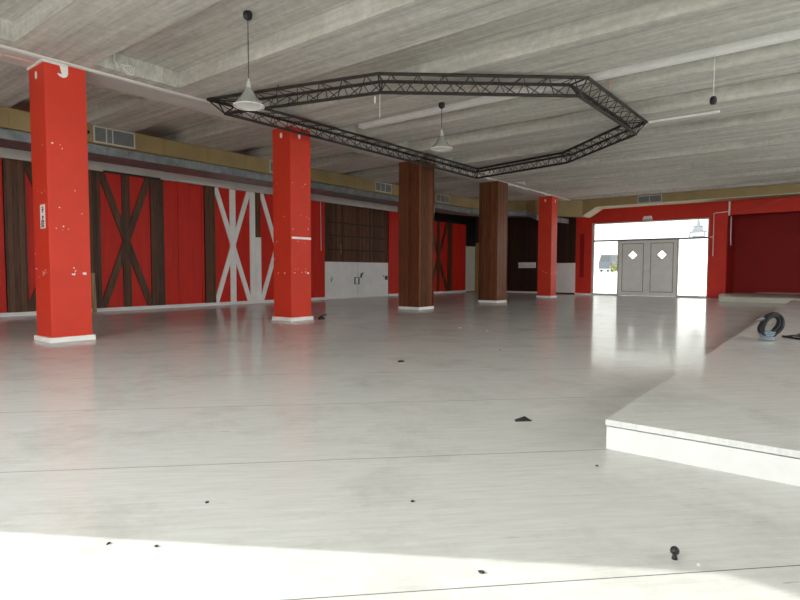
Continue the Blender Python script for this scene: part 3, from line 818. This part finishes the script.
# cable coil standing on the stage (a tight bundle, bound with pale tape)
cc = thing('cable_coil', 'dark coiled cable bound with pale blue tape on the stage', 'cable', (-.56, 8.2, sz))
random.seed(4)
right = Vector((.787, .617, 0)); tilt = Vector((-.617 * .25, .787 * .25, .968))
base = Vector((-.60, 8.2, sz + .012))
m = MB()
for s in range(12):
    ox, oy, od = random.uniform(-.03, .03), random.uniform(-.03, .02), random.uniform(-.05, .05)
    pts = []
    for i in range(33):
        a = 2 * PI * i / 32
        u = .105 * math.cos(a) * (1 + ox * 4) + .065 * math.sin(a) + ox + .02
        w = .175 + (.145 + oy) * math.sin(a)
        pts.append(base + right * u + tilt * w + Vector((-.617, .787, 0)) * (od + .01 * math.sin(3 * a + s)))
    m.tube(pts, .015, 6, cap=False)
m.build('cable_turns', M['rubber'], cc, smooth=True)
m = MB()
for s in range(5):
    z = .012 + s * .021
    pts = []
    for i in range(17):
        a = 2 * PI * i / 16
        pts.append(base + right * (-.03 + .085 * math.cos(a) - .02 + .006 * s) + tilt * (z + .004 * math.sin(2 * a)) + Vector((-.617, .787, 0)) * (.055 * math.sin(a)))
    m.tube(pts, .0085, 6, cap=False)
m.build('tape_binding', M['bluewrap'], cc, smooth=True)
m = MB().tube([base + right * -.05 + tilt * .26, base + right * -.09 + tilt * .25, base + right * -.11 + tilt * .26, base + right * -.16 + tilt * .24], [.02, .024, .022, .008], 8)
m.build('plug', M['louver'], cc, smooth=True)

lc = thing('loose_cable', 'flat black cable end lying on the stage at the right edge', 'cable', (-.3, 8.4, sz))
MB().tube([(-.51, 8.72, sz + .014), (-.36, 8.52, sz + .014), (-.1, 8.34, sz + .014), (.4, 8.2, sz + .014)], .013, 6).build('flex', M['rubber'], lc)
MB().prism([(-.40, 8.72, sz + .03), (-.30, 8.86, sz + .075), (-.15, 8.95, sz + .085), (.0, 8.98, sz + .06), (-.1, 8.9, sz + .03)], (.015, -.05, -.012)).tube([(-.5, 8.7, sz + .012), (-.38, 8.75, sz + .03), (-.1, 8.92, sz + .04)], .012, 6).build('strap', M['black'], lc)

# ------------------------------------------------------------------ litter on the floor
fg = thing('plastic_fragment', 'black folded plastic fragment on the floor left of the stage corner', 'litter', (-1.65, 3.45, 0))
e1 = Vector((.787, .617, 0)); e2 = Vector((-.617, .787, 0)); b0 = Vector((-1.629, 3.45, 0))
P = lambda u, v, z: tuple(b0 + e1 * u + e2 * v + Vector((0, 0, z)))
bm = MB(); v = [bm.bm.verts.new(P(*q)) for q in ((-.06, 0, .004), (-.06, .03, .004), (.055, .01, .004), (.01, .05, .004), (.01, .03, .030), (-.055, .012, .014))]
for q in ((0, 1, 5), (0, 5, 4, 2), (1, 3, 4, 5), (3, 2, 4), (0, 2, 3, 1)): bm.bm.faces.new([v[i] for i in q])
bm.build('folded_sheet', M['black'], fg)
bm = MB(); v = [bm.bm.verts.new(P(*q)) for q in ((-.06, -.004, .0), (.05, .006, .0), (.06, .03, .0), (-.058, .026, .0), (-.06, -.004, .006), (.05, .006, .006), (.06, .03, .006), (-.058, .026, .006))]
for q in ((0, 1, 2, 3), (4, 5, 6, 7), (0, 1, 5, 4), (1, 2, 6, 5), (2, 3, 7, 6), (3, 0, 4, 7)): bm.bm.faces.new([v[i] for i in q])
bm.build('base_strip', M['black'], fg)

kn = thing('furniture_foot', 'black mushroom shaped plastic foot standing on the floor nearest the camera', 'litter', (-.42, 2.12, 0))
q = .68
MB().lathe([(r_ * q, z_ * q) for r_, z_ in ((0, 0), (.014, 0), (.015, .004), (.011, .02), (.010, .028), (0, .028))], (-.415, 2.115, 0), 20).build('stem', M['black'], kn, smooth=True)
MB().lathe([(r_ * q, z_ * q) for r_, z_ in ((0, .026), (.012, .026), (.021, .034), (.023, .046), (.019, .058), (.010, .066), (0, .068))], (-.415, 2.115, 0), 24).build('cap', M['black'], kn, smooth=True)

def bit(x, y_, s, mat, name, label, group, h=.004, z=0, seed=0):
    random.seed(seed)
    m = MB(); n_ = random.randint(5, 7)
    pts = [(x + s * random.uniform(.5, 1.1) * math.cos(2 * PI * i / n_), y_ + s * random.uniform(.4, 1.) * math.sin(2 * PI * i / n_), z + .0005) for i in range(n_)]
    m.prism(pts, (s * .1, s * .1, h))
    return tag(m.build(name, mat), label, 'litter', group)
dark = [(-3.81, 4.88, .05), (-1.44, 1.93, .012), (-2.10, .92, .010), (-1.94, 1.02, .010), (-3.38, 6.42, .022), (-.95, 2.89, .010), (-5.46, 7.66, .02), (-.91, 1.61, .012), (-2.14, 1.36, .014)]
for i, (x, y_, s) in enumerate(dark):
    if i == 0: bit(x, y_, s, M['ink'], 'debris_strip', 'dark flat scrap in the middle of the floor', None, .012, seed=1)
    else: bit(x, y_, s, M['ink'], 'debris_crumb', 'tiny dark crumb on the pale floor', 'dark crumbs scattered over the floor', seed=i)
for i, (x, y_, s) in enumerate([(-5.26, 8.46, .045), (-4.64, 8.33, .03), (-.34, 2.12, .008), (-5.28, 8.9, .025)]):
    bit(x, y_, s, M['enamel'], 'paint_flake', 'small white paint flake on the floor', 'white paint flakes on the floor', seed=40 + i)
sc_ = thing('black_scrap', 'crumpled black scrap on the floor right of the second red column', 'litter', (-8.5, 8.35, 0))
m = MB()
random.seed(5)
m.lathe([(0, 0), (.06, 0), (.07, .025), (.045, .06), (.02, .08), (0, .085)], (-8.46, 8.12, 0), 7)
for v in m.bm.verts: v.co += Vector((random.uniform(-.015, .015), random.uniform(-.015, .015), 0))
m.build('crumple', M['black'], sc_)
MB().tube([(-8.46, 8.12, .06), (-8.42, 8.16, .10), (-8.38, 8.2, .09)], .012, 6).build('end', M['black'], sc_)

# ------------------------------------------------------------------ outside
struct('ground', MB().box(-120, 90, -60, 160, -.4, -.125), M['ground'], 'pale paving outside beyond the glass', 'ground')
ter = MB().box(-60, 40, 92, 150, -.124, .9)
struct('terrace', ter, M['ground'], 'raised pale yard far beyond the entrance', 'ground')
vn = thing('van', 'slate blue van parked far outside, seen through the left sidelight', 'van', (-31.2, 102, .9))
MB().prism([(-33.3, 100, 1.3), (-31.1, 100, 1.3), (-31.05, 100, 2.7), (-31.3, 100, 4.0), (-33.0, 100, 4.0), (-33.35, 100, 2.7)], (0, 6, 0)).build('body', M['van'], vn, bevel=.08)
MB().box(-32.9, -31.5, 99.96, 100.02, 2.8, 3.7).build('rear_window', M['vanglass'], vn)
for xx in (-33.25, -31.4):
    for yy in (101.0, 104.6):
        MB().tube([(xx, yy, 1.3), (xx + .25, yy, 1.3)], .4, 18).build('wheel', M['tyre'], vn)
MB().box(-33.25, -31.15, 99.86, 99.999, 1.25, 1.5).build('bumper', M['louver'], vn)
for xx in (-33.3, -31.25): MB().box(xx, xx + .13, 99.97, 100.005, 1.9, 2.3).build('tail_light', M['darkred'], vn)
random.seed(8)
sh = thing('shrub', 'olive shrub beside the van far outside the entrance', 'shrub', (-30, 99, .9))
m = MB()
for i in range(60):
    c = Vector((random.gauss(-30.2, .35), random.gauss(99, .4), .95 + abs(random.gauss(.7, .45))))
    for k in range(6):
        d = Vector((random.uniform(-1, 1), random.uniform(-1, 1), random.uniform(-.3, 1))).normalized() * .28
        s = d.cross(Vector((.3, .5, .8))).normalized() * .08
        vv = [m.bm.verts.new(c), m.bm.verts.new(c + d * .5 + s), m.bm.verts.new(c + d), m.bm.verts.new(c + d * .5 - s)]
        m.bm.faces.new(vv)
m.build('foliage', M['leaf'], sh)
MB().tube([(-30.2, 99, .9), (-30.2, 99, 1.6)], [.06, .03], 6).build('stem', M['batten'], sh)
bd = thing('building', 'white building with a small grey stepped turret seen through the transom', 'building', (-10.7, 60, 0))
MB().box(-12.0, -4.5, 60.0, 66, -.12, 4.2).build('wall', M['bright'], bd)
MB().box(-12.1, -4.4, 59.9, 66.1, 4.2, 4.27).build('cornice', M['turret'], bd)
t = MB().box(-11.35, -11.22, 60.1, 60.23, 4.27, 4.85).box(-10.08, -9.95, 60.1, 60.23, 4.27, 4.85).box(-11.35, -9.95, 60.1, 61, 4.83, 4.95).box(-11.1, -10.2, 60.3, 61, 4.27, 4.5)
t.prism([(-11.15, 60.2, 4.95), (-10.15, 60.2, 4.95), (-10.4, 60.2, 5.4), (-10.9, 60.2, 5.4)], (0, .8, 0)).box(-11.08, -10.22, 60.15, 60.95, 5.38, 5.47)
t.tube([(-10.65, 60.5, 5.45), (-10.65, 60.5, 5.8), (-10.65, 60.5, 6.3)], [.24, .16, .03], 8)
t.build('turret', M['turret'], bd)
fc = MB().box(-110, 70, 112, 114, -.12, 34).build('facade', M['facade'])  # added to hide bright sky, so the entrance reflects weaker on the floor
tag(fc, 'huge pale facade added far beyond the entrance to cut sky glare', 'building', None, 'structure')
gw = MB().box(-11.6, -8.9, 49, 49.4, -.124, .75).build('garden_wall', M['step'])
tag(gw, 'low beige garden wall outside the right sidelight', 'wall', None, 'thing')

# ------------------------------------------------------------------ light
w = bpy.data.worlds.new('daylight'); SC.world = w; w.use_nodes = True
nt = w.node_tree
bg = nt.nodes['Background']
bg.inputs['Color'].default_value = (1, 1, 1, 1)
bg.inputs['Strength'].default_value = 5.0
def portal(name, loc, rot, sx_, sy_):
    l = bpy.data.lights.new(name, 'AREA'); l.shape = 'RECTANGLE'; l.size = sx_; l.size_y = sy_
    l.cycles.is_portal = True
    o = bpy.data.objects.new(name, l); COL.objects.link(o); o.location = loc; o.rotation_euler = rot
portal('window_portal', ((JX + WX1) / 2, YF - .22, (WZ0 + WZ1) / 2), (PI / 2, 0, 0), WX1 - JX, WZ1 - WZ0)
portal('ribbon_portal', (XR + .17, (RW[0] + RW[1]) / 2, (RW[2] + RW[3]) / 2), (PI / 2, 0, PI / 2), RW[1] - RW[0], RW[3] - RW[2])
portal('entrance_portal', ((GX0 + GX1) / 2, YD + .27, GZ / 2), (-PI / 2, 0, 0), GX1 - GX0, GZ)
sun = bpy.data.lights.new('sun', 'SUN'); sun.energy = 6.0; sun.angle = math.radians(.25); sun.color = (1, .96, .90)
so = bpy.data.objects.new('sun', sun); COL.objects.link(so)
el = math.radians(20)
d = Vector((.848 * math.cos(el), .530 * math.cos(el), -math.sin(el)))
so.rotation_euler = d.to_track_quat('-Z', 'Y').to_euler()
so.location = (-20, -12, 10)

# ------------------------------------------------------------------ camera
cam = bpy.data.cameras.new('camera'); cam.sensor_width = 36; cam.lens = 24.974; cam.clip_end = 400; cam.clip_start = .05
co = bpy.data.objects.new('camera', cam); COL.objects.link(co)
r = Vector((0.78710635, 0.61681208, 0.00253972)); u = Vector((-0.0343597, 0.03973419, 0.99861935)); fw = Vector((-0.61585957, 0.78610689, -0.05246851))
mw = Matrix((r, u, -fw)).transposed().to_4x4(); mw.translation = (0, 0, 1.02)
co.matrix_world = mw
SC.camera = co
SC.view_settings.view_transform = 'Standard'; SC.view_settings.look = 'None'
SC.view_settings.gamma = 1; SC.view_settings.use_curve_mapping = False
SC.view_settings.exposure = 0.32
SC.cycles.use_denoising = True
SC.cycles.max_bounces = 10; SC.cycles.diffuse_bounces = 7; SC.cycles.glossy_bounces = 5; SC.cycles.transparent_max_bounces = 12
SC.cycles.sample_clamp_indirect = 8
